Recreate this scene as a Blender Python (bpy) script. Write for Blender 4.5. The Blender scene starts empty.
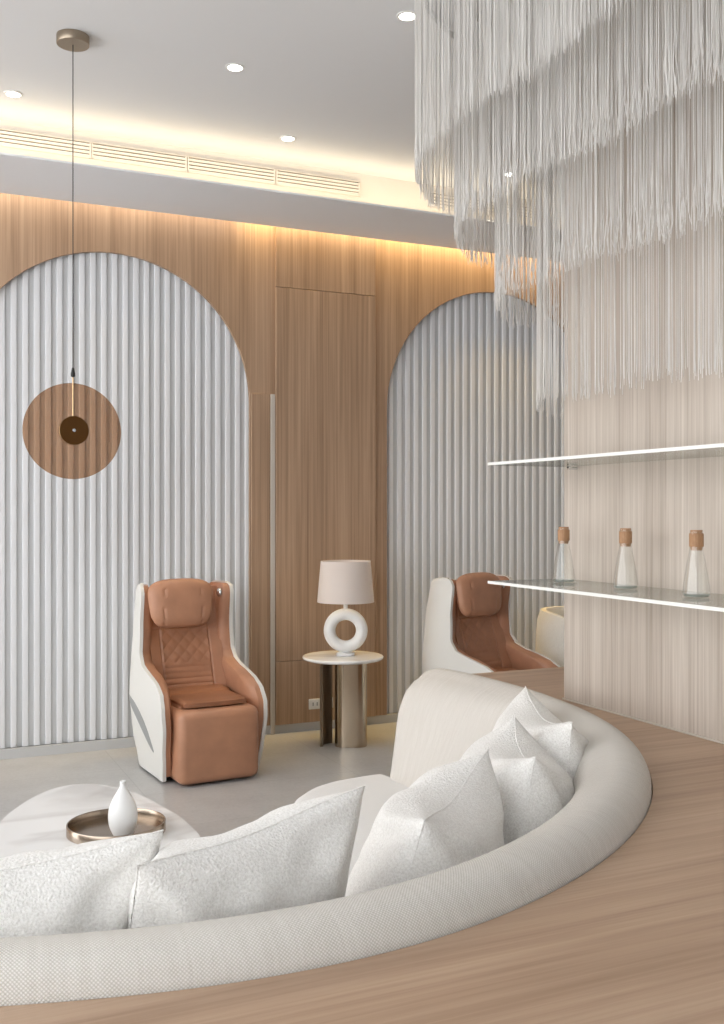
import bpy, bmesh, math, random
from mathutils import Vector, Matrix, noise
random.seed(7)
R = math.radians
PI = math.pi
COL = bpy.context.scene.collection

# ------------------------------------------------------------------ materials
def mat(name, base=(.8,.8,.8), rough=.5, metal=0.0, **kw):
    m = bpy.data.materials.new(name); m.use_nodes = True
    b = m.node_tree.nodes['Principled BSDF']
    b.inputs['Base Color'].default_value = (*base, 1)
    b.inputs['Roughness'].default_value = rough
    b.inputs['Metallic'].default_value = metal
    for k, v in kw.items():
        b.inputs[k.replace('_', ' ')].default_value = v
    return m

def nd(m, t, **kw):
    n = m.node_tree.nodes.new(t)
    for k, v in kw.items():
        if hasattr(n, k): setattr(n, k, v)
        else: n.inputs[k].default_value = v
    return n

def ln(m, a, ao, b, bi): m.node_tree.links.new(a.outputs[ao], b.inputs[bi])
def bsdf(m): return m.node_tree.nodes['Principled BSDF']

def ramp(m, stops):
    r = nd(m, 'ShaderNodeValToRGB'); e = r.color_ramp.elements
    while len(e) < len(stops): e.new(.5)
    for i, (p, c) in enumerate(stops):
        e[i].position = p; e[i].color = (*c, 1)
    return r

def wood(name, cols, sc=(14,14,.55), rough=.5, streak=.5, bump=.05):
    """grain runs along the axis that has the small scale"""
    m = mat(name, rough=rough)
    tc = nd(m, 'ShaderNodeTexCoord')
    mp = nd(m, 'ShaderNodeMapping'); mp.inputs['Scale'].default_value = sc
    ln(m, tc, 'Object', mp, 'Vector')
    n1 = nd(m, 'ShaderNodeTexNoise', Scale=1.0, Detail=8.0, Roughness=.62, Distortion=.35)
    ln(m, mp, 'Vector', n1, 'Vector')
    mp2 = nd(m, 'ShaderNodeMapping'); mp2.inputs['Scale'].default_value = tuple(s*7 if s > 2 else s*1.6 for s in sc)
    ln(m, tc, 'Object', mp2, 'Vector')
    n2 = nd(m, 'ShaderNodeTexNoise', Scale=1.0, Detail=4.0, Roughness=.6)
    ln(m, mp2, 'Vector', n2, 'Vector')
    mx = nd(m, 'ShaderNodeMix'); mx.data_type = 'FLOAT'; mx.inputs[0].default_value = streak
    ln(m, n1, 'Fac', mx, 2); ln(m, n2, 'Fac', mx, 3)
    r = ramp(m, cols); ln(m, mx, 0, r, 'Fac')
    ln(m, r, 'Color', bsdf(m), 'Base Color')
    bp = nd(m, 'ShaderNodeBump', Strength=bump, Distance=.002)
    ln(m, mx, 0, bp, 'Height'); ln(m, bp, 'Normal', bsdf(m), 'Normal')
    return m

M = {}
M['oak'] = wood('oak_veneer', [(.34,(.27,.17,.105)),(.5,(.41,.27,.175)),(.66,(.53,.365,.245))], sc=(11,11,.45), rough=.45)
M['oak_dark'] = wood('oak_veneer_edge', [(.30,(.20,.115,.065)),(.5,(.28,.165,.095)),(.72,(.36,.22,.13))], sc=(11,11,.45), rough=.45)
M['ash'] = wood('bleached_veneer', [(.34,(.37,.31,.258)),(.5,(.50,.435,.375)),(.66,(.62,.555,.49))], sc=(16,16,.7), rough=.5)
M['counter'] = wood('counter_wood', [(.32,(.33,.21,.135)),(.5,(.455,.308,.208)),(.68,(.57,.41,.29))], sc=(.7,10,10), rough=.42, streak=.38)
M['ceiling'] = mat('ceiling_paint', (.74,.755,.77), .9)
M['soffit'] = mat('soffit_paint', (.80,.82,.85), .9)
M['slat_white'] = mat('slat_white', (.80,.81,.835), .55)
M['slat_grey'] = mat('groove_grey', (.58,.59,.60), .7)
M['skirting'] = mat('skirting_grey', (.56,.565,.57), .5)
M['trimmetal'] = mat('trim_metal', (.58,.53,.47), .4, .1)
M['vent'] = mat('vent_white', (.80,.76,.70), .6)
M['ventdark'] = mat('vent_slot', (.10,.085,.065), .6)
M['white'] = mat('white_plastic', (.82,.82,.80), .35)
M['socket'] = mat('socket_plastic', (.75,.75,.74), .4)
M['dark'] = mat('dark_plastic', (.03,.03,.03), .5)
M['greyplastic'] = mat('grey_plastic', (.33,.34,.34), .4)
M['shell'] = mat('shell_white', (.80,.795,.76), .3)
M['chrome'] = mat('chrome', (.75,.78,.80), .18, 1.0)
M['brass'] = mat('brass', (.60,.44,.26), .22, 1.0)
M['bronze'] = mat('bronze', (.33,.27,.205), .33, .9)
M['champagne'] = mat('champagne_metal', (.56,.46,.35), .2, 1.0)
M['traymetal'] = mat('tray_metal', (.40,.33,.265), .22, 1.0)
M['black'] = mat('black_cord', (.012,.012,.012), .5)
M['ceramic'] = mat('white_ceramic', (.88,.88,.87), .45)
M['cork'] = wood('stopper_wood', [(.3,(.30,.15,.07)),(.7,(.48,.28,.15))], sc=(60,60,8), rough=.6)

def floor_mat():
    m = mat('stone_floor', rough=.32)
    tc = nd(m, 'ShaderNodeTexCoord')
    n = nd(m, 'ShaderNodeTexNoise', Scale=1.6, Detail=9.0, Roughness=.68); ln(m, tc, 'Object', n, 'Vector')
    n2 = nd(m, 'ShaderNodeTexNoise', Scale=55.0, Detail=3.0, Roughness=.6); ln(m, tc, 'Object', n2, 'Vector')
    mx = nd(m, 'ShaderNodeMix'); mx.data_type = 'FLOAT'; mx.inputs[0].default_value = .3
    ln(m, n, 'Fac', mx, 2); ln(m, n2, 'Fac', mx, 3)
    r = ramp(m, [(.36,(.40,.40,.395)),(.5,(.47,.47,.465)),(.66,(.54,.54,.535))]); ln(m, mx, 0, r, 'Fac')
    br = nd(m, 'ShaderNodeTexBrick', Scale=1.0)
    br.offset = 0.0
    br.inputs['Color1'].default_value = (1,1,1,1); br.inputs['Color2'].default_value = (.97,.97,.97,1)
    br.inputs['Mortar'].default_value = (.80,.80,.80,1)
    br.inputs['Mortar Size'].default_value = .0022
    br.inputs['Brick Width'].default_value = 1.2; br.inputs['Row Height'].default_value = .6
    ln(m, tc, 'Object', br, 'Vector')
    mm = nd(m, 'ShaderNodeMix'); mm.data_type = 'RGBA'; mm.blend_type = 'MULTIPLY'; mm.inputs[0].default_value = 1
    ln(m, r, 'Color', mm, 6); ln(m, br, 'Color', mm, 7)
    ln(m, mm, 2, bsdf(m), 'Base Color')
    return m
M['floor'] = floor_mat()

def leather(name, c):
    m = mat(name, c, .42)
    tc = nd(m, 'ShaderNodeTexCoord')
    v = nd(m, 'ShaderNodeTexVoronoi', Scale=260.0); ln(m, tc, 'Object', v, 'Vector')
    n = nd(m, 'ShaderNodeTexNoise', Scale=7.0, Detail=4.0); ln(m, tc, 'Object', n, 'Vector')
    r = ramp(m, [(.3, tuple(x*.86 for x in c)), (.7, tuple(min(1,x*1.1) for x in c))]); ln(m, n, 'Fac', r, 'Fac')
    ln(m, r, 'Color', bsdf(m), 'Base Color')
    bp = nd(m, 'ShaderNodeBump', Strength=.12, Distance=.001)
    ln(m, v, 'Distance', bp, 'Height'); ln(m, bp, 'Normal', bsdf(m), 'Normal')
    return m
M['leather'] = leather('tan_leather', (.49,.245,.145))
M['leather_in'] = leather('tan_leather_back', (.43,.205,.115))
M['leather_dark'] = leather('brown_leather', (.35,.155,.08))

def boucle():
    m = mat('boucle_fabric', (.84,.835,.82), .95)
    tc = nd(m, 'ShaderNodeTexCoord')
    v = nd(m, 'ShaderNodeTexVoronoi', Scale=210.0); v.feature = 'SMOOTH_F1'; ln(m, tc, 'Object', v, 'Vector')
    n = nd(m, 'ShaderNodeTexNoise', Scale=210.0, Detail=3.0, Roughness=.7); ln(m, tc, 'Object', n, 'Vector')
    mx = nd(m, 'ShaderNodeMath', operation='ADD'); ln(m, v, 'Distance', mx, 0); ln(m, n, 'Fac', mx, 1)
    bp = nd(m, 'ShaderNodeBump', Strength=.7, Distance=.003)
    ln(m, mx, 'Value', bp, 'Height'); ln(m, bp, 'Normal', bsdf(m), 'Normal')
    r = ramp(m, [(.36,(.80,.78,.745)),(.60,(.955,.94,.91))]); ln(m, n, 'Fac', r, 'Fac')
    ln(m, r, 'Color', bsdf(m), 'Base Color')
    bsdf(m).inputs['Sheen Weight'].default_value = .25
    return m
M['boucle'] = boucle()

def weave(name, c0, c1, cell, strength, dist):
    """diagonal knit laid out in UV metres, cell = stitch size"""
    m = mat(name, c1, .92)
    uv = nd(m, 'ShaderNodeUVMap'); uv.uv_map = 'UVMap'
    nz = nd(m, 'ShaderNodeTexNoise', Scale=60.0, Detail=3.0, Roughness=.7); ln(m, uv, 'UV', nz, 'Vector')
    sp = nd(m, 'ShaderNodeSeparateXYZ'); ln(m, uv, 'UV', sp, 0)
    def mth(op, a, b=None):
        n = nd(m, 'ShaderNodeMath', operation=op)
        for k, v in enumerate((a, b)):
            if v is None: continue
            if isinstance(v, (int, float)): n.inputs[k].default_value = v
            else: m.node_tree.links.new(v, n.inputs[k])
        return n.outputs[0]
    wob = mth('MULTIPLY', nz.outputs['Fac'], 1.6)
    K = PI/cell
    A = mth('ADD', mth('MULTIPLY', mth('ADD', sp.outputs[0], sp.outputs[1]), K), wob)
    B = mth('ADD', mth('MULTIPLY', mth('SUBTRACT', sp.outputs[0], mth('MULTIPLY', sp.outputs[1], 1.0)), K), wob)
    h = mth('ABSOLUTE', mth('MULTIPLY', mth('SINE', A), mth('SINE', B)))
    h = mth('POWER', h, .6)
    w = nd(m, 'ShaderNodeTexNoise', Scale=1.0, Detail=5.0, Roughness=.75)
    mp = nd(m, 'ShaderNodeMapping'); mp.inputs['Scale'].default_value = (95, 5, 1)
    ln(m, uv, 'UV', mp, 'Vector'); ln(m, mp, 'Vector', w, 'Vector')
    a = nd(m, 'ShaderNodeMix'); a.data_type = 'FLOAT'; a.inputs[0].default_value = .4
    m.node_tree.links.new(h, a.inputs[2]); ln(m, w, 'Fac', a, 3)
    r = ramp(m, [(.15, c0), (.75, c1)]); ln(m, a, 0, r, 'Fac'); ln(m, r, 'Color', bsdf(m), 'Base Color')
    bp = nd(m, 'ShaderNodeBump', Strength=strength, Distance=dist)
    ln(m, a, 0, bp, 'Height'); ln(m, bp, 'Normal', bsdf(m), 'Normal')
    return m
M['sofa'] = weave('sofa_weave', (.52,.475,.415), (.84,.81,.765), .0065, .7, .0028)
M['seat'] = weave('seat_weave', (.74,.73,.715), (.84,.835,.825), .004, .2, .001)

def marble():
    m = mat('white_marble', rough=.22)
    tc = nd(m, 'ShaderNodeTexCoord')
    mp = nd(m, 'ShaderNodeMapping'); mp.inputs['Rotation'].default_value = (0,0,R(35)); mp.inputs['Scale'].default_value = (1,2.4,1)
    ln(m, tc, 'Object', mp, 'Vector')
    n = nd(m, 'ShaderNodeTexNoise', Scale=.9, Detail=4.0, Roughness=.45, Distortion=.5); ln(m, mp, 'Vector', n, 'Vector')
    r = ramp(m, [(.0,(.93,.93,.925)),(.44,(.93,.93,.925)),(.485,(.76,.75,.74)),(.53,(.88,.88,.875)),(1,(.93,.93,.925))]); ln(m, n, 'Fac', r, 'Fac')
    ln(m, r, 'Color', bsdf(m), 'Base Color')
    return m
M['marble'] = marble()

def glass(name, c=(1,1,1), rough=0.0, alpha=None):
    m = mat(name, c, rough); b = bsdf(m)
    b.inputs['Transmission Weight'].default_value = 1.0
    b.inputs['IOR'].default_value = 1.45
    return m
M['glass'] = glass('clear_glass', (.97,.985,.98))
M['amber'] = None
def thin_tint(name, tint, gloss=.08, frost=0):
    m = bpy.data.materials.new(name); m.use_nodes = True
    nt = m.node_tree; nt.nodes.clear()
    o = nt.nodes.new('ShaderNodeOutputMaterial')
    t = nt.nodes.new('ShaderNodeBsdfTransparent'); t.inputs[0].default_value = (*tint, 1)
    g = nt.nodes.new('ShaderNodeBsdfGlossy'); g.inputs['Roughness'].default_value = .05; g.inputs[0].default_value = (.9,.9,.9,1)
    lw = nt.nodes.new('ShaderNodeLayerWeight'); lw.inputs[0].default_value = .5
    pw = nt.nodes.new('ShaderNodeMath'); pw.operation = 'POWER'; pw.inputs[1].default_value = 3.0; nt.links.new(lw.outputs['Facing'], pw.inputs[0])
    f = nt.nodes.new('ShaderNodeMath'); f.operation = 'MULTIPLY_ADD'; f.inputs[1].default_value = .55; f.inputs[2].default_value = gloss*.5; nt.links.new(pw.outputs[0], f.inputs[0])
    mx = nt.nodes.new('ShaderNodeMixShader')
    nt.links.new(f.outputs[0], mx.inputs[0]); nt.links.new(t.outputs[0], mx.inputs[1]); nt.links.new(g.outputs[0], mx.inputs[2])
    last = mx
    if frost:
        d = nt.nodes.new('ShaderNodeBsdfDiffuse'); d.inputs[0].default_value = (*tuple(min(1, x) for x in tint), 1)
        tl = nt.nodes.new('ShaderNodeBsdfTranslucent'); tl.inputs[0].default_value = (*tint, 1)
        m3 = nt.nodes.new('ShaderNodeMixShader'); nt.links.new(d.outputs[0], m3.inputs[1]); nt.links.new(tl.outputs[0], m3.inputs[2]); m3.inputs[0].default_value = .4
        m2 = nt.nodes.new('ShaderNodeMixShader'); m2.inputs[0].default_value = frost
        nt.links.new(mx.outputs[0], m2.inputs[1]); nt.links.new(m3.outputs[0], m2.inputs[2]); last = m2
    nt.links.new(last.outputs[0], o.inputs[0])
    return m
M['amber'] = thin_tint('amber_glass', (.79,.63,.50), frost=.10)
for n_ in M['amber'].node_tree.nodes:
    if n_.type in ('BSDF_DIFFUSE', 'BSDF_TRANSLUCENT'): n_.inputs[0].default_value = (.30,.135,.07,1)
M['shelfglass'] = thin_tint('shelf_glass', (.90,.915,.90), frost=.08)
M['bottleglass'] = thin_tint('bottle_glass', (.985,.99,.985), frost=.0)
M['water'] = thin_tint('bottle_base_glass', (.70,.75,.73), frost=.25)
M['shelfedge'] = mat('shelf_polished_edge', (.84,.85,.82), .35)
bsdf(M['shelfedge']).inputs['Subsurface Weight'].default_value = 0.0

def emis(name, c, s):
    m = bpy.data.materials.new(name); m.use_nodes = True
    nt = m.node_tree; nt.nodes.clear()
    o = nt.nodes.new('ShaderNodeOutputMaterial'); e = nt.nodes.new('ShaderNodeEmission')
    e.inputs[0].default_value = (*c, 1); e.inputs[1].default_value = s
    nt.links.new(e.outputs[0], o.inputs[0]); return m
M['lamp'] = emis('downlight_led', (1,.96,.88), 12)
M['shade'] = mat('lampshade_linen', (.90,.845,.81), .9)
M['fringe'] = mat('fringe_cord', (.85,.835,.81), .4)
bsdf(M['fringe']).inputs['Sheen Weight'].default_value = .3

def add_transl(m, c, f):
    nt = m.node_tree; b = bsdf(m); o = [n for n in nt.nodes if n.type == 'OUTPUT_MATERIAL'][0]
    t = nt.nodes.new('ShaderNodeBsdfTranslucent'); t.inputs[0].default_value = (*c, 1)
    mx = nt.nodes.new('ShaderNodeMixShader'); mx.inputs[0].default_value = f
    nt.links.new(b.outputs[0], mx.inputs[1]); nt.links.new(t.outputs[0], mx.inputs[2]); nt.links.new(mx.outputs[0], o.inputs[0])
add_transl(M['fringe'], (.80,.785,.76), .4)
add_transl(M['shade'], (.93,.85,.78), .4)

# ------------------------------------------------------------------ helpers
def link(name, bm, m, parent=None, smooth=True, loc=None):
    me = bpy.data.meshes.new(name)
    bmesh.ops.recalc_face_normals(bm, faces=bm.faces)
    bm.to_mesh(me); bm.free()
    mats = m if isinstance(m, (list, tuple)) else [m]
    for x in mats: me.materials.append(x)
    o = bpy.data.objects.new(name, me); COL.objects.link(o)
    if loc is not None:
        me.transform(Matrix.Translation(-Vector(loc))); o.location = loc
    if smooth:
        for p in me.polygons: p.use_smooth = True
        try: me.set_sharp_from_angle(angle=R(40))
        except Exception: pass
    if parent: o.parent = parent
    return o

def tag(o, label, cat, group=None, kind=None):
    o['label'] = label; o['category'] = cat
    if group: o['group'] = group
    if kind: o['kind'] = kind
    return o
def thing(name, loc, rz=0):
    o = bpy.data.objects.new(name, None); COL.objects.link(o)
    o.location = loc; o.rotation_euler = (0,0,rz); o.empty_display_size = .1
    return o
def struct(o): o['kind'] = 'structure'; return o

def box(bm, a, b, bev=0, seg=2):
    x0,y0,z0 = a; x1,y1,z1 = b
    vs = [bm.verts.new(p) for p in ((x0,y0,z0),(x1,y0,z0),(x1,y1,z0),(x0,y1,z0),(x0,y0,z1),(x1,y0,z1),(x1,y1,z1),(x0,y1,z1))]
    fs = [bm.faces.new([vs[i] for i in f]) for f in ((0,3,2,1),(4,5,6,7),(0,1,5,4),(1,2,6,5),(2,3,7,6),(3,0,4,7))]
    if bev:
        es = set(e for f in fs for e in f.edges)
        bmesh.ops.bevel(bm, geom=list(es), offset=bev, segments=seg, profile=.5, affect='EDGES')
    return bm
def BM(): return bmesh.new()
def bx(a, b, bev=0, seg=2): return box(BM(), a, b, bev, seg)

def lathe(bm, prof, c=(0,0,0), n=48, cap=True):
    """prof: (r,z) list"""
    rings = []
    for r, z in prof:
        if r < 1e-6: rings.append([bm.verts.new((c[0],c[1],c[2]+z))])
        else: rings.append([bm.verts.new((c[0]+r*math.cos(2*PI*i/n), c[1]+r*math.sin(2*PI*i/n), c[2]+z)) for i in range(n)])
    for a, b in zip(rings, rings[1:]):
        for i in range(n):
            j = (i+1) % n
            if len(a) == 1 and len(b) == 1: continue
            if len(a) == 1: bm.faces.new((a[0], b[i], b[j]))
            elif len(b) == 1: bm.faces.new((a[i], a[j], b[0]))
            else: bm.faces.new((a[i], a[j], b[j], b[i]))
    return bm

def prism(bm, pts, z0, z1, bev=0, seg=2):
    """pts closed outline in xy"""
    lo = [bm.verts.new((x,y,z0)) for x,y in pts]; hi = [bm.verts.new((x,y,z1)) for x,y in pts]
    f0 = bm.faces.new(lo[::-1]); f1 = bm.faces.new(hi)
    n = len(pts)
    for i in range(n): bm.faces.new((lo[i], lo[(i+1)%n], hi[(i+1)%n], hi[i]))
    if bev:
        es = list(f0.edges) + list(f1.edges)
        bmesh.ops.bevel(bm, geom=es, offset=bev, segments=seg, profile=.5, affect='EDGES')
    return bm

def tube(bm, pts, r, n=8, cap=True):
    rings = []
    for i, p in enumerate(pts):
        p = Vector(p)
        t = (Vector(pts[min(i+1, len(pts)-1)]) - Vector(pts[max(i-1, 0)])).normalized()
        a = t.orthogonal().normalized() if abs(t.z) > .9 else t.cross(Vector((0,0,1))).normalized()
        if abs(t.z) > .9: a = Vector((1,0,0)) - t*t.x; a.normalize()
        b = t.cross(a)
        rr = r[i] if isinstance(r, (list, tuple)) else r
        rings.append([bm.verts.new(p + rr*(a*math.cos(2*PI*k/n) + b*math.sin(2*PI*k/n))) for k in range(n)])
    for A, B in zip(rings, rings[1:]):
        for k in range(n): bm.faces.new((A[k], A[(k+1)%n], B[(k+1)%n], B[k]))
    if cap: bm.faces.new(rings[0][::-1]); bm.faces.new(rings[-1])
    return bm

def catmull(P, n=8, closed=False):
    out = []; L = len(P)
    rng = range(L) if closed else range(L-1)
    for i in rng:
        g = lambda k: P[k % L] if closed else P[max(0, min(L-1, k))]
        p0, p1, p2, p3 = g(i-1), g(i), g(i+1), g(i+2)
        for s in range(n):
            t = s/n
            out.append(tuple(.5*((2*b)+(-a+c)*t+(2*a-5*b+4*c-d)*t*t+(-a+3*b-3*c+d)*t**3) for a,b,c,d in zip(p0,p1,p2,p3)))
    if not closed: out.append(tuple(P[-1]))
    return out

def interp(tab, z):
    if z <= tab[0][0]: return tab[0][1]
    for (a, va), (b, vb) in zip(tab, tab[1:]):
        if z <= b:
            t = (z-a)/(b-a); t = t*t*(3-2*t)*.5 + t*.5
            return va + (vb-va)*t
    return tab[-1][1]

def grid_solid(fo, fi, nu, nv, bm=None):
    """closed solid between two surfaces fo(s,t), fi(s,t)"""
    bm = bm or BM()
    A = [[bm.verts.new(fo(i/nu, j/nv)) for i in range(nu+1)] for j in range(nv+1)]
    B = [[bm.verts.new(fi(i/nu, j/nv)) for i in range(nu+1)] for j in range(nv+1)]
    for j in range(nv):
        for i in range(nu):
            bm.faces.new((A[j][i], A[j][i+1], A[j+1][i+1], A[j+1][i]))
            bm.faces.new((B[j][i], B[j+1][i], B[j+1][i+1], B[j][i+1]))
    def strip(a, b):
        for k in range(len(a)-1): bm.faces.new((a[k], b[k], b[k+1], a[k+1]))
    strip(A[0], B[0]); strip(B[nv], A[nv])
    strip([r[nu] for r in A], [r[nu] for r in B]); strip([r[0] for r in B], [r[0] for r in A])
    return bm

def copy_tree(o, parent=None):
    c = o.copy(); COL.objects.link(c)
    if parent: c.parent = parent
    for ch in list(o.children): copy_tree(ch, c)
    return c

# world axes: X runs along the back wall, Y goes into the room, camera at (0,0,1.5) turned 24.5 degrees to the right
V0 = 6.53          # back wall face
ZS, ZC = 3.405, 3.68   # lower soffit, main ceiling
LIP, RISER = 5.75, 6.0
UL, UR = -3.4, 6.4

# ------------------------------------------------------------------ room shell
struct(link('floor', bx((UL-.1,-3.5,-.1),(UR,V0+.2,0)), M['floor'], smooth=False))
struct(link('ceiling', bx((UL-.1,-3.5,ZC),(UR,RISER+.12,ZC+.1)), M['ceiling'], smooth=False))
# lower soffit with lip, trough and riser
bm = BM()
box(bm, (UL,LIP,ZS),(UR,V0-.085,ZS+.012))
struct(link('trim_1', bm, M['soffit'], smooth=False))
riser = struct(link('trim_2', bx((UL,RISER,ZS+.012),(UR,RISER+.1,ZC)), M['vent'], smooth=False))
struct(link('wall_right', bx((UR,-3.5,0),(UR+.1,V0+.2,ZC)), M['ceiling'], smooth=False))

struct(link('wall_front_light_block', bx((-2.6,-3.6,0),(UR,-3.5,ZC)), M['ceiling'], smooth=False))  # added out of view behind the camera, to block light from there
# wooden back wall with two arched openings
AZ, AR = 2.228, .913
ARCH = (1.245, 4.089)
def arch_wall():
    bm = BM()
    def pier(u0, u1, z0, z1): box(bm, (u0,V0,z0),(u1,V0+.028,z1))
    def arch(c):
        n = 56; zt = ZC
        for k in range(n):
            a0 = PI - PI*k/n; a1 = PI - PI*(k+1)/n
            p0 = (c+AR*math.cos(a0), AZ+AR*math.sin(a0)); p1 = (c+AR*math.cos(a1), AZ+AR*math.sin(a1))
            q = [(p0[0],p0[1]),(p1[0],p1[1]),(p1[0],zt),(p0[0],zt)]
            f = [bm.verts.new((x,V0,z)) for x,z in q]; b = [bm.verts.new((x,V0+.028,z)) for x,z in q]
            bm.faces.new(f); bm.faces.new(b[::-1]); bm.faces.new((f[0],b[0],b[1],f[1]))
    pier(UL, ARCH[0]-AR, .06, ZC); arch(ARCH[0])
    pier(ARCH[0]+AR, ARCH[1]-AR, .06, ZC); arch(ARCH[1]); pier(ARCH[1]+AR, UR, .06, ZC)
    bmesh.ops.remove_doubles(bm, verts=bm.verts, dist=.0002)
    return bm
wall = struct(link('wall_back', arch_wall(), M['oak'], smooth=False))
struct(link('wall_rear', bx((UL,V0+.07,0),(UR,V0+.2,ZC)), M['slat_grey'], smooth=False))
struct(link('baseboard_back', bx((UL,V0+.006,0),(UR,V0+.027,.06)), M['skirting'], smooth=False))

# projecting centre veneer panel in three boards with shadow gaps, plus trims
def board(name, u0, u1, z0, z1, label, m, y0=V0-.022, y1=V0-.0005):
    o = link(name, bx((u0,y0,z0),(u1,y1,z1), .0025, 1), m, smooth=False, loc=((u0+u1)/2, V0, z0))
    return tag(o, label, 'wall panel', 'oak veneer boards between the arches')
board('veneer_board', 2.335, 3.078, .062, .487, 'lowest oak veneer board between the arches, behind the side table with the socket on it', M['oak'])
board('veneer_board', 2.335, 3.078, .490, 3.018, 'tall middle oak veneer board between the arches, behind the table lamp', M['oak'])
board('veneer_board', 2.335, 3.078, 3.021, 3.60, 'top oak veneer board between the arches, just under the ceiling soffit', M['oak'])
board('veneer_board', 2.166, 2.296, .062, 2.295, 'narrow oak veneer strip beside the left arch, right of the massage chair', M['oak'], y0=V0-.006)
struct(link('trim_3', bx((2.302,V0-.012,0),(2.332,V0-.0005,2.295), .002, 1), M['trimmetal'], smooth=False))

def flutes(name, c, label):
    t = thing(name, (c, V0+.05, .06))
    pitch = .068; bm = BM(); bb = BM()
    u = c - AR - .03
    z1 = AZ + AR + .03
    while u < c + AR + .03:
        # rounded raised slat, real depth
        w = pitch*.52; n = 6
        pts = [(u, V0+.068)] + [(u + w*(.5-.5*math.cos(PI*k/n)), V0+.050 - .008*math.sin(PI*k/n)**.22) for k in range(n+1)] + [(u+w, V0+.068)]
        lo = [bm.verts.new((x,y,.06)) for x,y in pts]; hi = [bm.verts.new((x,y,z1)) for x,y in pts]
        for k in range(len(pts)-1): bm.faces.new((lo[k],lo[k+1],hi[k+1],hi[k]))
        bm.faces.new(hi); bm.faces.new(lo[::-1])
        u += pitch
    box(bb, (c-AR-.03, V0+.054, .06), (c+AR+.03, V0+.068, z1))
    T = Matrix.Translation((-c, -(V0+.05), -.06))
    bm.transform(T); bb.transform(T)
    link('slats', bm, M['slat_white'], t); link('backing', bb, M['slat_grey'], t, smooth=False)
    tag(t, label, 'wall panel', 'arched fluted wall panels')
flutes('fluted_wall_panel', ARCH[0], 'white and grey fluted arch panel behind the amber disc pendant')
flutes('fluted_wall_panel', ARCH[1], 'beige-lit fluted arch panel behind the glass shelves and second massage chair')

# air vents on the riser
VP = [(.47,1.018),(1.030,1.578),(1.592,2.138),(2.152,2.715),(3.225,3.76),(3.774,4.31)]
VL = ['leftmost slotted air vent above the soffit, crossed by the pendant cord','slotted air vent, second from the left above the soffit','slotted air vent, third from the left above the soffit',
      'slotted air vent at the right end of the row of four','slotted air vent seen through the left edge of the fringe chandelier','slotted air vent mostly hidden behind the fringe chandelier']
for (a, b), lb in zip(VP, VL):
    t = thing('air_vent', ((a+b)/2, RISER, 3.535)); tag(t, lb, 'air vent', 'linear air vents in the cove')
    w = (b-a)/2
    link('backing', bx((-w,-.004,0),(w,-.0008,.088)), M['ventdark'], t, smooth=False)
    bm = BM()
    box(bm, (-w,-.018,-.004),(w,-.0045,.004)); box(bm, (-w,-.018,.086),(w,-.0045,.09))
    box(bm, (-w-.004,-.018,-.004),(-w+.004,-.0045,.09)); box(bm, (w-.004,-.018,-.004),(w+.004,-.0045,.09))
    link('frame', bm, M['vent'], t, smooth=False)
    bm = BM()
    for k in range(4):
        z = .002 + k*.021
        box(bm, (-w+.004,-.015,z),(w-.004,-.0045,z+.0145))
    link('slat', bm, M['vent'], t, smooth=False)

# downlights
DL = [((.56,5.60),'recessed ceiling downlight near the left edge of the photo'),((1.514,4.813),'recessed ceiling downlight in the middle of the grey ceiling'),
      ((2.083,5.60),'recessed ceiling downlight just above the right air vents'),((3.60,5.60),'recessed ceiling downlight hidden behind the fringe chandelier near the right vents'),((2.045,4.0),'recessed ceiling downlight at the left edge of the fringe chandelier')]
for (u, v), lb in DL:
    t = thing('ceiling_downlight', (u, v, ZC)); tag(t, lb, 'ceiling light', 'recessed downlights')
    bm = BM(); lathe(bm, [(.036,-.001),(.036,-.0055),(.046,-.004),(.048,-.0008),(.036,-.0008)], n=32)
    link('trim_ring', bm, M['white'], t)
    bm = BM(); lathe(bm, [(0,-.003),(.036,-.003)], n=32); link('lens', bm, M['lamp'], t)

# ------------------------------------------------------------------ fringe chandelier round the column
CU, CV0, CV1, CH = 2.72, 1.35, 3.09, .283
col = link('wood_column', bx((CU-CH,1.0,.752),(CU+CH,3.39,ZC-.001), .003, 1), M['ash'], smooth=False, loc=(CU,2.2,.752))
tag(col, 'pale bleached wood column rising from the counter and holding the glass shelves', 'column')
tiers = [(.955, 2.85, .0056), (.80, 2.61, .0058), (.645, 2.32, .0064), (.487, 1.92, .0074)]
ch = thing('fringe_chandelier', (CU, 2.4, ZC)); tag(ch, 'huge white tiered string fringe chandelier hung round the wooden column', 'chandelier')
O = Vector((CU, 2.4, ZC))
def stadium(r, s):
    L1 = CV1-CV0; P = 2*L1 + 2*PI*r; s %= P
    if s < L1: return (CU-r, CV0+s)
    s -= L1
    if s < PI*r: a = PI - s/r; return (CU+r*math.cos(a), CV1+1.12*r*math.sin(a))
    s -= PI*r
    if s < L1: return (CU+r, CV1-s)
    s -= L1
    a = -s/r; return (CU+r*math.cos(a), CV0+r*math.sin(a))
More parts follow.
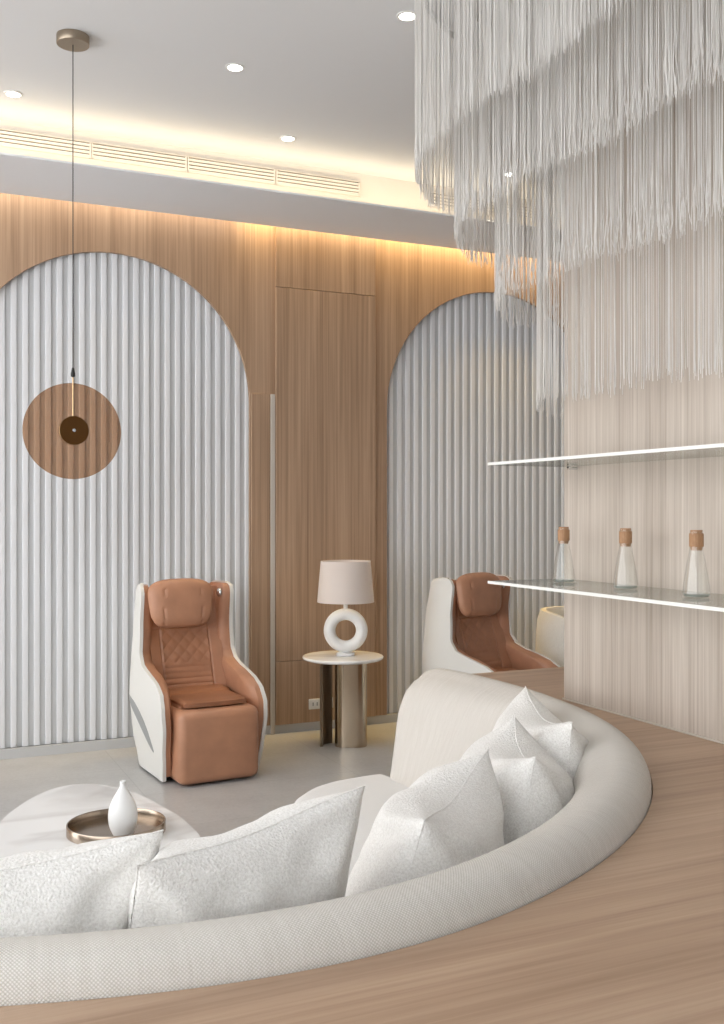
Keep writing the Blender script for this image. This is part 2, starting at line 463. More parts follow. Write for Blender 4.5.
for ti, (r, zb, sp) in enumerate(tiers):
    P = 2*(CV1-CV0) + 2*PI*r
    rb = BM()
    pts = [stadium(r, P*i/160) for i in range(160)]
    for z0 in (0,):
        n = len(pts)
        ring = [[rb.verts.new((x-O.x+dx*(x-CU)/r, y-O.y, dz)) for (x,y) in pts] for dx, dz in ((-.008,-.03),(.008,-.03),(.008,-.0012),(-.008,-.0012))]
        for k in range(4):
            A, B = ring[k], ring[(k+1)%4]
            for i in range(n): rb.faces.new((A[i],A[(i+1)%n],B[(i+1)%n],B[i]))
    link('hanging_rail', rb, M['white'], ch)
    bm = BM(); s = 0; rnd = random.Random(11+ti)
    ztop = ZC-.03
    while s < P:
        # strands come in loose clusters with the odd gap
        x, y = stadium(r, s)
        hidden = (x > CU+.15 and y < CV1+.1)
        cl = rnd.choice((1,2,2,3,4,5)) if not hidden else 1
        for c in range(cl):
            ss = s + c*sp*.62 + rnd.uniform(-.2,.2)*sp
            x, y = stadium(r, ss); 
            off = rnd.uniform(-.006,.006)
            nx, ny = (x-CU), 0
            x += off; y += rnd.uniform(-.003,.003)
            zl = zb + rnd.gauss(0,.012) + .012*math.sin(ss*9+ti)
            rad = rnd.uniform(.0007,.0013)
            amp = rnd.uniform(.001,.0075); ph = rnd.uniform(0,6.28); px, py = rnd.uniform(-1,1), rnd.uniform(-1,1)
            n = 9; vr = []
            H = ztop - zl
            for k in range(n+1):
                f = k/n; fz = f**.72 if f < 1 else 1
                z = ztop - H*(1-(1-f)**1.6)
                tail = max(0, 1-(z-zl)/.22)
                dx = amp*px*math.sin(ph+f*5) *.6 + amp*tail*math.sin(ph+z*38)
                dy = amp*py*math.sin(ph+f*4) *.6 + amp*tail*math.cos(ph+z*31)
                rr = rad*(1+.35*tail) * (.75 if k == n else 1)
                vr.append([bm.verts.new((x+dx+rr*math.cos(a)-O.x, y+dy+rr*math.sin(a)-O.y, z-O.z)) for a in (ph, ph+2.094, ph+4.189)])
            for A, B in zip(vr, vr[1:]):
                for k in range(3): bm.faces.new((A[k],A[(k+1)%3],B[(k+1)%3],B[k]))
        s += sp*cl*.72 + (rnd.random() < .22)*rnd.uniform(.3,1.1)*sp*(1+.5*ti)
    o = link('fringe_tier', bm, M['fringe'], ch); o['kind'] = 'stuff'

# ------------------------------------------------------------------ counter with the round cut-out
SC = (.4, 3.5)      # centre of the curved sofa
RO = 1.9
def cyl_pt(rr, th): return (SC[0]+rr*math.cos(th), SC[1]+rr*math.sin(th))
V1 = 4.10
thA = math.asin((V1-SC[1])/RO)
BT = [(-200,.985),(-125,.965),(-105,.972),(-98,.985),(-93,1.002),(-89,1.015),(-83,1.029),(-76,1.042),(-68,1.042),(-60,1.041),(-47,1.036),(-36,1.031),(-28,1.024),(-20,1.012),(-8,.993),(3,.992),(12,.998),(25,1.0)]
def bulge(th):   # plan of the sofa and its cut-out: an oval, a little squarer on the near right
    def lin(d):
        for (a, va), (b, vb) in zip(BT, BT[1:]):
            if d <= b: return va+(vb-va)*(d-a)/(b-a)
        return 1.0
    d = math.degrees(th)
    return sum(lin(d+k) for k in range(-6, 7))/13
arc = [cyl_pt(RO+.002, -PI-thA + (PI+2*thA)*i/120) for i in range(121)]  # left far end .. bottom .. right far end
outer = [(3.9, V1), (3.9, .62), (-2.6, .62), (-2.6, V1)]
def counter(z0, z1, ins=0):
    bm = BM()
    o2 = [(3.9-ins, V1-ins), (3.9-ins, .62+ins), (-2.6+ins, .62+ins), (-2.6+ins, V1-ins)]
    a2 = [cyl_pt(RO*bulge(th)+.002+ins, th) for th in (-PI-thA + (PI+2*thA)*i/160 for i in range(161))]
    a2 = [(x, min(y, V1-ins)) for x, y in a2]
    return prism(bm, a2 + o2, z0, z1)
ct = thing('wood_counter', (.65, 1.1, 0)); tag(ct, 'broad brown wood counter wrapping round the back of the curved sofa', 'counter')
o = link('countertop', counter(.71, .75), M['counter'], smooth=False); o.data.transform(Matrix.Translation((-.65,-1.1,0))); o.parent = ct
o = link('base_cabinet', counter(0, .7095, .03), M['oak'], smooth=False); o.data.transform(Matrix.Translation((-.65,-1.1,0))); o.parent = ct
# slim wooden bead where the column meets the counter
bd = link('bead_moulding', bx((CU-CH-.008,1.0,.7508),(CU-CH-.0005,3.39,.757)), M['trimmetal'], smooth=False, loc=(CU-CH,2.2,.7508))
tag(bd, 'thin metal bead along the foot of the pale wood column', 'moulding')

# ------------------------------------------------------------------ curved sofa
def add_uv(me, fn):
    uv = me.uv_layers.new(name='UVMap')
    for l in me.loops: uv.data[l.index].uv = fn(l.vertex_index)

def sweep(name, prof_fn, th0, th1, n, m, parent, org):
    """prof_fn(t, dist_to_end) -> list of (R,z); rounded ends handled by prof_fn"""
    bm = BM(); rings = []; uvs = []
    ths = []
    rm = 1.6
    for i in range(n+1):
        ths.append(th0 + (th1-th0)*i/n)
    ends = [0,.004,.012,.024,.04,.06,.085,.115,.15]
    extra = [th0 + e/rm for e in ends] + [th1 - e/rm for e in ends]
    ths = sorted(set(ths + extra))
    for th in ths:
        de = min(th-th0, th1-th)*rm
        pr = prof_fn(de)
        acc = 0; row = []; last = None
        for (rr, z) in pr:
            if last: acc += math.hypot(rr-last[0], z-last[1])
            last = (rr, z)
            th_ = th
            if name == 'backrest' and th > th1-R(30): th_ = th + R(20)*(z-.40)*((th-(th1-R(30)))/R(30))**2
            x, y = cyl_pt(rr*bulge(th), th_)
            row.append(bm.verts.new((x-org[0], y-org[1], z-org[2]))); uvs.append((th*1.85, acc))
        rings.append(row)
    k = len(rings[0])
    for A, B in zip(rings, rings[1:]):
        for i in range(k):
            j = (i+1) % k
            bm.faces.new((A[i], A[j], B[j], B[i]))
    bm.faces.new(rings[0][::-1]); bm.faces.new(rings[-1])
    o = link(name, bm, m, parent)
    add_uv(o.data, lambda vi: uvs[vi])
    return o

sofa = thing('curved_sofa', (SC[0], SC[1]-1.3, 0))
tag(sofa, 'long curved off-white woven banquette sofa let into the wood counter', 'sofa')
so = (SC[0], SC[1]-1.3, 0)
def back_prof(de):
    # outline of the back's section, going round
    base = [(1.895,.10),(1.897,.60),(1.899,.740),(1.897,.765),(1.887,.788),(1.868,.806),(1.842,.816),(1.812,.816),(1.785,.808),(1.757,.795),(1.727,.773),(1.706,.738),(1.675,.665),(1.60,.55),(1.50,.44),(1.45,.36),(1.445,.10)]
    fat = [(1.757,.796),(1.715,.780),(1.665,.750),(1.60,.68),(1.53,.56),(1.465,.44),(1.42,.36),(1.42,.10)]
    w = max(0, min(1, 1.25-de/.55)); w = w*w*(3-2*w); k = len(base)-len(fat)
    base = [p if i < k else tuple(a*(1-w)+b*w for a, b in zip(p, fat[i-k])) for i, p in enumerate(base)]
    base = catmull(base, 3)
    rc = .10
    if de < rc:
        zt = .817 - rc + math.sqrt(max(0, rc*rc-(rc-de)**2))
        shr = .022*(1-min(1, de/.03))**2
        out = []
        for rr, z in base:
            zz = .10 + (z-.10)*(zt-.10)/(.817-.10)
            rr = max(1.42+shr, min(1.899-shr, rr))
            out.append((rr, zz))
        return out
    return base
TH0, TH1 = R(-190), R(10.0)
sweep('backrest', back_prof, TH0, TH1, 150, M['sofa'], sofa, so)
def seat_prof(de):
    rc = .30; rin = .945
    if de < rc: rin += rc - math.sqrt(max(0, rc*rc-(rc-de)**2))
    e = .018*(1-min(1, de/.03))**2
    ro = 1.465
    z1 = .42
    p = [(ro, .345),(ro, z1-.004),(ro-.1, z1),(rin+.12, z1+.002),(rin+.05, z1-.003),(rin+.018, z1-.016),(rin+.003, z1-.036),(rin, .345)]
    return [(a, b - (e if b > .4 else -e if b < .35 else 0)) for a, b in p]
sweep('seat_cushion', seat_prof, TH0-R(2), R(13.5), 130, M['seat'], sofa, so)
def base_prof(de):
    rc = .26; rin = .985
    if de < rc: rin += rc - math.sqrt(max(0, rc*rc-(rc-de)**2))
    return [(1.444, .02),(1.444,.34),(rin,.34),(rin,.02)]
sweep('seat_base', base_prof, TH0, R(12), 130, M['sofa'], sofa, so)

# ------------------------------------------------------------------ throw pillows
def pillow(name, TL, TR, BR, BL, thick, seed, label, n=44, pinch=.04, dip=.035):
    TL, TR, BR, BL = map(Vector, (TL, TR, BR, BL))
    c = (TL+TR+BR+BL)/4
    ax = ((TR-TL)+(BR-BL)).normalized(); ay = ((TL-BL)+(TR-BR)).normalized()
    nr = ax.cross(ay).normalized()
    bm = BM()
    def P(s, t, side):
        x, y = 2*s-1, 2*t-1
        # edges pull in between the corners
        px = x*(1 - pinch*2*(1-y*y)**1.4*abs(x)**1.5); py = y*(1 - (dip if y > 0 else .02)*2*(1-x*x)**1.3*abs(y)**2)
        s2, t2 = (px+1)/2, (py+1)/2
        p = (BL*(1-s2)+BR*s2)*(1-t2) + (TL*(1-s2)+TR*s2)*t2
        bul = ((1-abs(x)**2.6)*(1-abs(y)**2.6))**.6 if abs(x) < 1 and abs(y) < 1 else 0
        q = Vector((x*1.6+seed*3.1, y*1.6, seed+side*.7))
        wr = noise.noise(q)*.022 + noise.noise(q*2.3)*.009
        # radial creases running from the corners
        cr = 0
        for cx in (-1, 1):
            for cy in (-1, 1):
                dx, dy = x-cx, y-cy; d = math.hypot(dx, dy)
                if d < 1.1: cr += math.sin(math.atan2(dy, dx)*7+seed+cx*2+cy)*.013*math.exp(-((d-.45)/.3)**2)
        h = side*bul*(thick/2) + (wr+cr)*min(1, bul*1.5) 
        droop = noise.noise(Vector((x*1.3+seed, y*1.3, 5.0)))*.015
        return p + nr*(h+droop) 
    A = [[None]*(n+1) for _ in range(n+1)]; B = [[None]*(n+1) for _ in range(n+1)]
    for j in range(n+1):
        for i in range(n+1):
            # finer sampling at the seams
            s = .5-.5*math.cos(PI*i/n); t = .5-.5*math.cos(PI*j/n)
            s = .6*s+.4*i/n; t = .6*t+.4*j/n
            edge = i in (0, n) or j in (0, n)
            A[j][i] = bm.verts.new(P(s,t,1)-c)
            B[j][i] = A[j][i] if edge else bm.verts.new(P(s,t,-1)-c)
    for j in range(n):
        for i in range(n):
            bm.faces.new((A[j][i],A[j][i+1],A[j+1][i+1],A[j+1][i]))
            bm.faces.new((B[j][i],B[j+1][i],B[j+1][i+1],B[j][i+1]))
    me = bpy.data.meshes.new(name); bmesh.ops.recalc_face_normals(bm, faces=bm.faces)
    bm.to_mesh(me); bm.free(); me.materials.append(M['boucle'])
    for p in me.polygons: p.use_smooth = True
    root = bpy.data.objects.new(name, me); COL.objects.link(root); root.location = c
    # piped seam round the rim
    sb = BM(); loop = []
    N = 40
    for k in range(N): loop.append(P(k/N, 1, 0)-c)
    for k in range(N): loop.append(P(1, 1-k/N, 0)-c)
    for k in range(N): loop.append(P(1-k/N, 0, 0)-c)
    for k in range(N): loop.append(P(0, k/N, 0)-c)
    loop.append(loop[0])
    tube(sb, loop, .0017, 6, cap=False)
    link('seam', sb, M['boucle'], root)
    tag(root, label, 'pillow', 'boucle throw pillows on the curved sofa')
    return root

def toward(p, dist, z):   # a point moved towards the sofa's centre, at height z
    d = Vector((SC[0]-p[0], SC[1]-p[1])).normalized()
    return (p[0]+d.x*dist, p[1]+d.y*dist, z)
def P4(tl, tr, lean=.10, zb=.44, wide=0, **k):
    e = (Vector(tr)-Vector(tl)).normalized()*wide
    return dict(TL=tl, TR=tr, BR=toward((tr[0]+e.x, tr[1]+e.y), lean, zb), BL=toward((tl[0]-e.x, tl[1]-e.y), lean, zb), **k)
pillow('throw_pillow', **P4((-.08,1.87,.885),(.455,1.892,.905), lean=.20), thick=.25, dip=.045, seed=1.3, label='white boucle pillow cut off by the left edge of the photo')
pillow('throw_pillow', **P4((.383,1.782,.885),(.889,1.935,.93), lean=.19), thick=.25, dip=.045, pinch=.0, seed=2.7, label='wide white boucle pillow, second from the left, right of the coffee table tray')
pillow('throw_pillow', **P4((1.02,1.91,.845),(1.397,2.289,.885), lean=.17), thick=.32, dip=.12, pinch=-.07, seed=4.1, label='white boucle pillow in the middle with its tall tip near the seat')
pillow('throw_pillow', **P4((1.53,2.26,.855),(1.70,2.62,.885), lean=.08, wide=.07), thick=.34, dip=.13, pinch=-.10, seed=5.6, label='white boucle pillow leaning in front of the rearmost pillow')
pillow('throw_pillow', **P4((1.841,2.529,.87),(1.990,2.99,.895), lean=.07, wide=.07), thick=.30, dip=.12, pinch=-.07, seed=7.2, label='rearmost white boucle pillow, against the right end of the backrest')

# ------------------------------------------------------------------ coffee table, tray, vase
TZ = .38
outl = [(.95,3.40),(.957,3.585),(.940,3.77),(.865,4.10),(.735,4.30),(.60,4.295),(.475,4.16),(.345,3.90),(.285,3.58),(.34,3.22),(.60,3.02),(.86,3.15)]
outl = catmull(outl, 8, closed=True)
cc = (.64, 3.65)
tb = thing('coffee_table', (*cc, 0)); tag(tb, 'pebble-shaped white marble coffee table with grey veins in front of the sofa', 'coffee table')
loc2 = [(x-cc[0], y-cc[1]) for x, y in outl]
link('tabletop', prism(BM(), loc2, TZ-.025, TZ, .006, 3), M['marble'], tb)
link('pedestal', prism(BM(), [(x*.55, y*.55) for x, y in loc2], .012, TZ-.0255), M['champagne'], tb)
link('base_plate', prism(BM(), [(x*.62, y*.62) for x, y in loc2], 0, .0115, .003, 1), M['champagne'], tb)

ty = thing('round_tray', (.705, 3.615, TZ)); tag(ty, 'round bronze metal tray with a raised rim on the marble coffee table', 'tray')
bm = BM(); lathe(bm, [(0,.001),(.158,.001),(.163,.003),(.163,.006),(0,.006)], n=72); link('tray_floor', bm, M['traymetal'], ty)
bm = BM(); lathe(bm, [(.164,.001),(.170,.001),(.170,.034),(.1685,.036),(.1655,.036),(.164,.034),(.164,.001)], n=72); link('rim', bm, M['traymetal'], ty)
bm = BM()
vp = catmull([(0,.0),(.026,.0),(.034,.006),(.046,.035),(.050,.068),(.046,.098),(.034,.128),(.020,.152),(.012,.166),(.0095,.176),(.011,.185),(.008,.187),(.006,.180),(.006,.16)], 5)
vp = [(max(0, a), b) for a, b in vp]
lathe(bm, vp, n=48)
vs = link('bud_vase', bm, M['ceramic']); vs.location = (.713, 3.545, TZ+.0065)
tag(vs, 'small white teardrop ceramic vase standing on the round bronze tray', 'vase')

# ------------------------------------------------------------------ side table and lamp
sx, sy = 2.63, 6.055
st = thing('side_table', (sx, sy, 0)); tag(st, 'small round side table with pale marble top and bronze metal legs', 'side table')
bm = BM(); lathe(bm, [(0,.548),(.24,.548),(.252,.551),(.261,.559),(.262,.566),(.257,.572),(.25,.573),(0,.573)], n=72)
link('tabletop', bm, M['marble'], st)
ex = Vector((.9097,.4154)).normalized()   # table turned towards the room
def rp(a, b):  # a along image-right, b away from camera
    r_ = Vector((.9097,-.4154)); f_ = Vector((.4154,.9097))
    v = r_*a + f_*b
    return (v.x, v.y)
# right leg: rounded column
def rrect(w, h, r, n=10):
    pts = []
    for cx, cy, a0 in ((w-r,h-r,0),(-(w-r),h-r,PI/2),(-(w-r),-(h-r),PI),(w-r,-(h-r),1.5*PI)):
        for k in range(n+1):
            a = a0+PI/2*k/n; pts.append((cx+r*math.cos(a), cy+r*math.sin(a)))
    return pts
pts = [rp(a+.052, b-.015) for a, b in rrect(.103,.09,.062)]
link('leg', prism(BM(), pts, .001, .5475, .002, 1), M['champagne'], st)
# left leg: bent sheet, open towards the column
arcp = [(-.048+.100*math.cos(R(200-95*k/14)), -.045+.100*math.sin(R(200-95*k/14))) for k in range(15)]
inn = [(-.048+.082*math.cos(R(200-95*k/14)), -.045+.082*math.sin(R(200-95*k/14))) for k in range(15)]
pts = [rp(a, b) for a, b in arcp + inn[::-1]]
link('leg', prism(BM(), pts, .001, .5475), M['bronze'], st)

lp = thing('table_lamp', (sx+.016, sy-.006, .574), R(-24.5)); tag(lp, 'table lamp with white ring base and cream drum shade on the side table', 'lamp')
bm = BM(); lathe(bm, [(0,.0),(.058,.0),(.06,.004),(.058,.016),(.045,.022),(0,.022)], n=40)
bmesh.ops.scale(bm, vec=(1,.75,1), verts=bm.verts); link('foot', bm, M['ceramic'], lp)
bm = BM(); n1, n2 = 64, 24; rings = []
for i in range(n1):
    a = 2*PI*i/n1; rings.append([bm.verts.new(((.104+.038*math.cos(b))*math.cos(a), .042*math.sin(b), .162+(.104+.038*math.cos(b))*math.sin(a))) for b in (2*PI*j/n2 for j in range(n2))])
for i in range(n1):
    for j in range(n2): bm.faces.new((rings[i][j], rings[(i+1)%n1][j], rings[(i+1)%n1][(j+1)%n2], rings[i][(j+1)%n2]))
link('ring_body', bm, M['ceramic'], lp)
bm = BM(); lathe(bm, [(.014,.300),(.014,.345),(.010,.35),(.010,.40),(0,.40)], n=24); link('neck', bm, M['ceramic'], lp)
bm = BM(); lathe(bm, [(.184,.345),(.1615,.61),(.1590,.61),(.1795,.345),(.182,.345)], n=64); link('lamp_shade', bm, M['shade'], lp)
bm = BM(); lathe(bm, [(0,.40),(.02,.405),(.03,.43),(.028,.46),(.012,.48),(0,.482)], n=24); link('bulb', bm, M['white'], lp)

so_ = thing('wall_socket', (2.66, V0-.0225, .185)); tag(so_, 'white double wall socket low on the wood panel behind the side table', 'socket')
link('plate', bx((-.09,-.008,-.036),(.09,0,.036), .003, 2), M['socket'], so_)
for dx in (-.06,-.03,.03,.06):
    b_ = BM(); box(b_, (dx-.004,-.0095,-.012),(dx+.004,-.0081,.012)); link('slot', b_, M['greyplastic'], so_, smooth=False)

# ------------------------------------------------------------------ pendant lamp
pd = thing('pendant_lamp', (.740, 4.807, ZC)); tag(pd, 'amber glass disc pendant with a brass hub hanging on a black cord', 'pendant lamp')
bm = BM(); lathe(bm, [(0,-.0008),(.073,-.0008),(.0735,-.003),(.0735,-.039),(.072,-.041),(0,-.041)], n=48); link('ceiling_rose', bm, M['bronze'], pd)
zc = 1.871 - ZC
bm = BM(); tube(bm, [(0,0,-.041),(0,0,zc+.262)], .0022, 8); link('cord', bm, M['black'], pd)
bm = BM(); lathe(bm, [(0,.292),(.004,.29),(.010,.262),(.010,.250),(.004,.246),(0,.246)], c=(0,0,zc), n=16); link('connector', bm, M['black'], pd)
bm = BM(); tube(bm, [(0,0,zc+.25),(0,0,zc+.03)], .003, 8); link('rod', bm, M['brass'], pd)
def disc_y(r, y0, y1, n=96, bev=0):
    bm = BM(); lathe(bm, [(0,0),(r-bev,0),(r,bev),(r,(y1-y0)-bev),(r-bev,y1-y0),(0,y1-y0)], n=n)
    bm.transform(Matrix.Rotation(R(-90), 4, 'X')); bm.transform(Matrix.Translation((0,y0,zc))); return bm
link('glass_disc', disc_y(.220, .006, .014, bev=.001), M['amber'], pd)
hub = link('hub', disc_y(.066, -.034, -.005, 64, .002), M['brass'], pd)
link('hub_face', disc_y(.0655, -.0365, -.0345, 64, .0005), mat('hub_bronze', (.13,.06,.02), .3, 1.0), hub)
link('screw_cap', disc_y(.007, -.042, -.0367, 24, .001), M['chrome'], hub)

# ------------------------------------------------------------------ glass shelves and bottles
def shelf(z, label):
    t = thing('glass_shelf', (CU-CH-.001, 2.45, z)); tag(t, label, 'shelf', 'glass shelves on the column')
    w = .353
    link('shelf_board', bx((-w+.0025,-1.15,-.010),(0,.9375,.0)), M['shelfglass'], t, smooth=False)
    bm = BM(); box(bm, (-w-.0015,-1.15,-.0102),(-w+.002,.94,.0004)); 
    link('polished_edge', bm, M['shelfedge'], t, smooth=False)
    bm = BM(); box(bm, (-w+.003,.9378,-.010),(0,.94,0)); link('end_edge', bm, M['greyplastic'], t, smooth=False)
    for y in (.85,-.3):
        bm = BM(); tube(bm, [(-.001,y,-.018),(-.045,y,-.018)], .006, 12)
        box(bm, (-.045,y-.008,-.018),(-.03,y+.008,-.0105)); link('bracket', bm, M['chrome'], t)
    return t
shelf(1.690, 'empty upper glass shelf on the pale wood column')
shelf(1.234, 'lower glass shelf on the column holding three bottles')
def bottle():
    t = thing('glass_bottle', (2.276, 2.47, 1.2345))
    bm = BM()
    lathe(bm, catmull([(0,.002),(.038,.002),(.0425,.006),(.043,.014),(.0385,.05),(.0295,.105),(.0215,.145),(.0205,.156),(.0205,.199),(.019,.1995),(.019,.157),(.028,.105),(.037,.05),(.0405,.016),(.036,.011),(0,.011)], 2), n=40)
    link('body', bm, M['bottleglass'], t)
    bm = BM(); lathe(bm, [(0,.0022),(.036,.0022),(.0395,.008),(.0395,.0105),(0,.0105)], n=40); link('thick_base', bm, M['water'], t)
    bm = BM(); lathe(bm, [(0,.146),(.0165,.146),(.0180,.150),(.0183,.150),(.0186,.208),(.0180,.209),(0,.209)], n=32); link('stopper', bm, M['cork'], t)
    bm = BM(); lathe(bm, [(.0212,.157),(.0222,.158),(.0222,.198),(.0212,.199)], n=32); link('collar', bm, M['cork'], t)
    return t
b0 = bottle(); tag(b0, 'conical glass bottle with wood collar nearest the right edge of the photo', 'bottle', 'bottles on the lower shelf')
for (u, v), lb in (((2.300,2.84),'middle conical glass bottle of the three on the lower shelf'),((2.300,3.20),'leftmost conical glass bottle, at the free end of the lower shelf')):
    c = copy_tree(b0); c.location = (u, v, 1.2345); tag(c, lb, 'bottle', 'bottles on the lower shelf')

# ------------------------------------------------------------------ massage chair
YF = [(0.0,-.30),(.02,-.315),(.15,-.35),(.32,-.385),(.42,-.375),(.49,-.335),(.535,-.26),(.568,-.15),(.592,-.03),(.62,.045),(.68,.088),(.85,.095),(1.02,.075),(1.055,.09),(1.075,.14)]
YB = [(0.0,.25),(.02,.28),(.25,.35),(.52,.39),(.80,.375),(1.02,.330),(1.055,.31),(1.075,.24)]
WW = [(0,.285),(.2,.303),(.4,.313),(.6,.300),(.8,.290),(1.08,.288)]
ZT = 1.075
def yf(z): return interp(YF, z)
def yb(z): return interp(YB, z)
def side_x(y, z):
    w = interp(WW, z); b = yb(z)
    k = max(0, 1-(b-y)/.20)
    return w - .05*k*k
def massage_chair():
    t = thing('massage_chair', (1.597, 5.90, 0), R(4.5))
    NU, NV = 22, 60
    for sg in (-1, 1):
        def fo(s, q, off=0, inset=0):
            z = .015 + (ZT-.015-inset)*q
            a, b = yf(z)+inset, yb(z)-inset*.6
            y = a+(b-a)*s
            return (sg*(side_x(y, z)-off), y, z)
        sh = link('side_shell', grid_solid(lambda s, q: fo(s, q), lambda s, q: fo(s, q, .020), NU, NV), M['shell'], t)
        # grey recessed crescent grip on the shell
        def cr(s, q, off):
            a = s; z = .40 - .24*a**1.25 ; y = .30 - .50*a**.85
            h = .038*math.sin(PI*min(1, max(0, a)))**.7 + .004
            zz = z - h + 2*h*q
            return (sg*(side_x(y, zz)+off), y, zz)
        link('side_grip', grid_solid(lambda s, q: cr(s, q, .0022), lambda s, q: cr(s, q, -.004), 24, 4), M['greyplastic'], sh)
        def fl(s, q, off, inset=.010):
            z = .04 + (ZT-.04-inset)*q
            a, b = yf(z)+inset, yb(z)-.03
            y = a+(b-a)*s
            # padded: bulges in the middle
            return (sg*(side_x(y, z)-off), y, z)
        def fin(s, q):
            z = .04+(ZT-.05)*q
            pad = .052 + .018*math.sin(PI*min(1, s*1.3))**.8*(1-q*.3) if s*1.3 < 1 else .052
            pad *= min(1, .55+s*6, .55+(1-q)*6)
            return fl(s, q, .021+pad)
        link('side_lining', grid_solid(lambda s, q: fl(s, q, .0205), fin, NU, NV), M['leather'], t)
        # round speaker on the wing
        bm = BM(); lathe(bm, [(0,.016),(.014,.0145),(.024,.008),(.028,0),(.028,-.004),(0,-.004)], n=28)
        bm.transform(Matrix.Rotation(R(-90*sg), 4, 'Y')); bm.transform(Matrix.Translation((sg*.208, .112, 1.01)))
        link('speaker', bm, M['chrome'], t)
    # back of the shell
    def bk(s, q, off):
        z = .015+(ZT-.045)*q; w = side_x(yb(z), z)
        x = (2*s-1)*w
        return (x, yb(z)-off+.035*(1-(x/w)**2), z)
    link('back_shell', grid_solid(lambda s, q: bk(s, q, -.004), lambda s, q: bk(s, q, .018), 24, 40), M['shell'], t)
    # backrest: quilted
    YS = [(.36,.06),(.46,.05),(.60,.10),(.80,.165),(.95,.185),(1.05,.20)]
    def quilt(s, q):
        z = .38+(1.045-.38)*q; x = (2*s-1)*.222
        y = interp(YS, z)
        e = abs(2*s-1)
        y += .05*max(0, e-.55)**1.2*(-1.2)                     # bolstered sides
        # diamonds on the upper half, channels below
        if .60 < z < .80 and abs(x) < .15:
            a = (x+z)*42; b = (x-z)*42
            y -= .0065*abs(math.sin(a)*math.sin(b))**.5
        elif .44 < z <= .60 and abs(x) < .15:
            y -= .0065*abs(math.sin(z*PI/.032))**.5
        if abs(z-.803) < .006: y += .004
        if abs(abs(x)-.152) < .006: y += .005
        return (x, y, z)
    def qb(s, q):
        x, y, z = quilt(s, q); return (x, min(yb(z)-.03, y+.10), z)
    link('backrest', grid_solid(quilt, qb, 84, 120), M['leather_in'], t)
    # head pillow
    bm = BM(); NX, NZ = 36, 30
    def hp(s, q, side):
        x, z = 2*s-1, 2*q-1
        w = .196 + .014*z
        k = (1-abs(x)**4)*(1-abs(z)**4); k = max(0, k)**.5
        ex_ = (1-.10*abs(z)**4*1.4); ez_ = (1-.10*abs(x)**5*1.6)
        X = x*w*ex_; Zz = .955 + z*.138*ez_
        y = .055 + .03*(z+1)*.5 
        th = .052*k
        crease = .006 if abs(abs(X)-.115) < .004 and side > 0 else 0
        return (X-.048, y - side*th + crease, Zz + (.012*(1-x*x) if z > 0 else 0))
    A = [[bm.verts.new(hp(i/NX,j/NZ,1)) for i in range(NX+1)] for j in range(NZ+1)]
    B = [[A[j][i] if i in (0,NX) or j in (0,NZ) else bm.verts.new(hp(i/NX,j/NZ,-1)) for i in range(NX+1)] for j in range(NZ+1)]
    for j in range(NZ):
        for i in range(NX):
            bm.faces.new((A[j][i],A[j][i+1],A[j+1][i+1],A[j+1][i])); bm.faces.new((B[j][i],B[j+1][i],B[j+1][i+1],B[j][i+1]))
    hpw = link('head_pillow', bm, M['leather'], t)
    # seat pad
    def sp(s, q, top):
        x = (2*s-1); y = -.375+.46*q
        w = .205*(1-.10*(1-q)*abs(x)**3)
        yy = y - .02*(1-x*x)*(1-q)
        e = min(1, min(1-abs(x), q*1.2+.02, 1.02-q)*9)**.5
        zc_ = .434 + (.012 if q > .6 else 0)
        return (x*w, yy, zc_ + top*(.006+.014*e))
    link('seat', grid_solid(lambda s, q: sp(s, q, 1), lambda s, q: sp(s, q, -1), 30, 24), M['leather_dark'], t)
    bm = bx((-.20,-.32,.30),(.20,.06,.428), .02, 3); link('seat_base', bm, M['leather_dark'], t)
    # footrest
    bm = bx((-.238,-.455,.010),(.238,-.15,.412), .045, 5)
    for v in bm.verts:
        f = 1-((v.co.x/.236)**2)
        if v.co.y < -.3: v.co.y -= .010*f*(1-abs((v.co.z-.22)/.21)**2 if abs(v.co.z-.22) < .21 else 0)
    link('footrest', bm, M['leather'], t)
    link('base', bx((-.25,-.24,.0),(.25,.25,.0145), .004, 1), M['dark'], t)
    return t
c1 = massage_chair(); tag(c1, 'tan leather massage chair in a white shell beside the side table, seen whole', 'armchair', 'massage chairs along the back wall')
c2 = copy_tree(c1); c2.location = (3.535, 5.70, 0); c2.rotation_euler = (0,0,R(15))
tag(c2, 'tan leather massage chair half hidden behind the wood counter and sofa', 'armchair', 'massage chairs along the back wall')

# tub chair far behind
tc_ = thing('tub_chair', (4.50, 5.98, 0), R(25)); tag(tc_, 'cream rounded tub chair peeking out between second massage chair and column', 'armchair')
def tubp(s, q, inn):
    a = R(-30)+R(240)*s
    rr = .345 - (.075 if inn else 0) + .02*math.sin(PI*q)
    z = .12 + (.80-.12)*q - (.12*abs(2*s-1)**4)*q
    if q > .9: rr += (-.018 if not inn else .018)*(q-.9)*10
    return (rr*math.cos(a), rr*math.sin(a), z)
link('tub_back', grid_solid(lambda s,q: tubp(s,q,0), lambda s,q: tubp(s,q,1), 48, 20), M['boucle'], tc_)
bm = BM(); lathe(bm, [(0,.12),(.262,.12),(.266,.14),(.266,.40),(.25,.43),(.2,.44),(0,.445)], n=48); link('seat', bm, M['boucle'], tc_)
bm = BM(); lathe(bm, [(0,0),(.24,0),(.24,.118),(0,.118)], n=48); link('plinth', bm, M['bronze'], tc_)

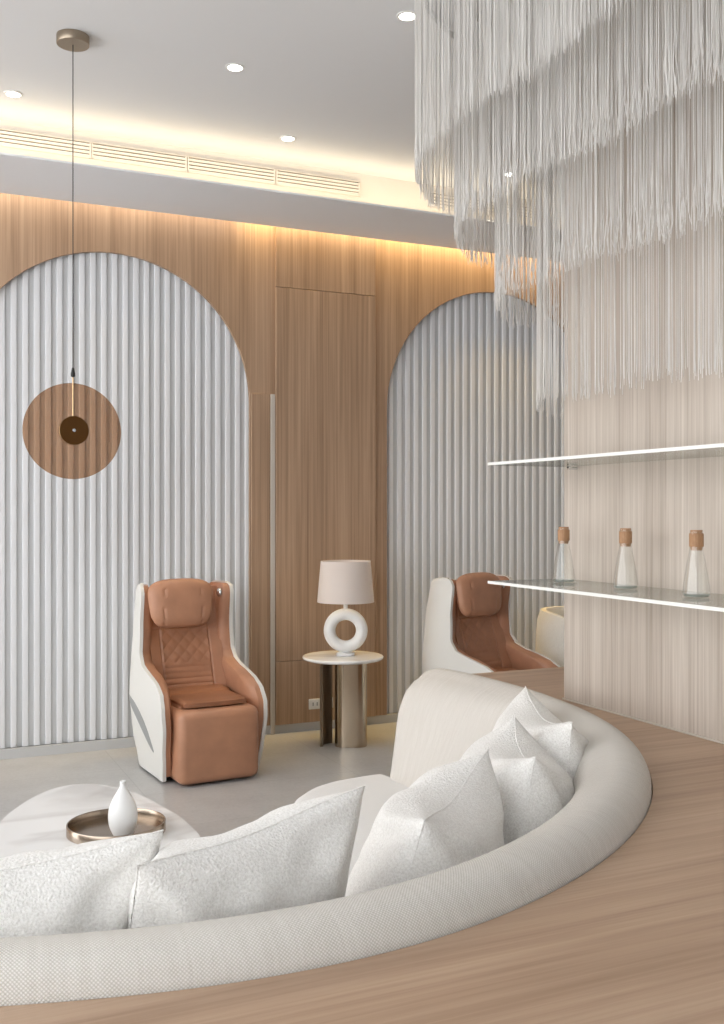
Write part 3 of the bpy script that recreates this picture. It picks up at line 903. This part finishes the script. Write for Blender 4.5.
# ------------------------------------------------------------------ lights
def area(name, loc, rot, sx_, sy_, power, color):
    l = bpy.data.lights.new(name, 'AREA'); l.shape = 'RECTANGLE'; l.size = sx_; l.size_y = sy_
    l.energy = power; l.color = color
    o = bpy.data.objects.new(name, l); COL.objects.link(o); o.location = loc; o.rotation_euler = rot
    return o
WARM = (1.0,.79,.52)
# LED strip lying in the cove trough, shining up
area('cove_led_strip', (1.5, LIP+.12, ZS+.035), (R(180),0,0), 9.6, .03, 11.5, WARM)
# LED strip washing down the back wall from the slot behind the soffit
for u_, w_, p_ in ((-.6, 5.2, 7), (4.2, 4.2, 28)):
    o = area('wall_wash_led_strip', (u_, V0-.048, 3.60), (0,0,0), w_, .03, p_, (1.0,.62,.11)); o.data.spread = R(120)
for (u, v) in [p for p, lb in DL] + [(5.1, 5.6)]:  # last position has no fixture: an added unseen beam warming the right arch
    l = bpy.data.lights.new('downlight_beam', 'SPOT'); l.energy = 22; l.spot_size = R(60); l.spot_blend = .7; l.color = (1,.92,.80); l.shadow_soft_size = .035
    if u > 3: l.energy = 15; l.spot_size = R(110); l.spot_blend = 1.0; l.color = (1,.84,.66)
    o = bpy.data.objects.new('downlight_beam', l); COL.objects.link(o); o.location = (u, v, ZC-.012)
# lamp bulb is off in daylight

# daylight: the glazed sides of the room are open to a bright overcast sky
w = bpy.data.worlds.new('sky'); bpy.context.scene.world = w; w.use_nodes = True
nt = w.node_tree; bg = nt.nodes['Background']
bg.inputs[0].default_value = (.97,.985,1.0,1); bg.inputs[1].default_value = 3.0

# ------------------------------------------------------------------ camera
cam = bpy.data.cameras.new('camera'); co = bpy.data.objects.new('camera', cam); COL.objects.link(co)
co.location = (0,0,1.5); co.rotation_euler = (R(90),0,-math.atan2(.4154,.9097))
cam.sensor_fit = 'VERTICAL'; cam.sensor_height = 24; cam.lens = 1022/1024*24; cam.clip_start = .05
sc = bpy.context.scene; sc.camera = co
sc.view_settings.view_transform = 'Standard'; sc.view_settings.look = 'None'
sc.view_settings.gamma = 1; sc.view_settings.use_curve_mapping = False
sc.view_settings.exposure = 0.34
sc.cycles.max_bounces = 10; sc.cycles.transparent_max_bounces = 24
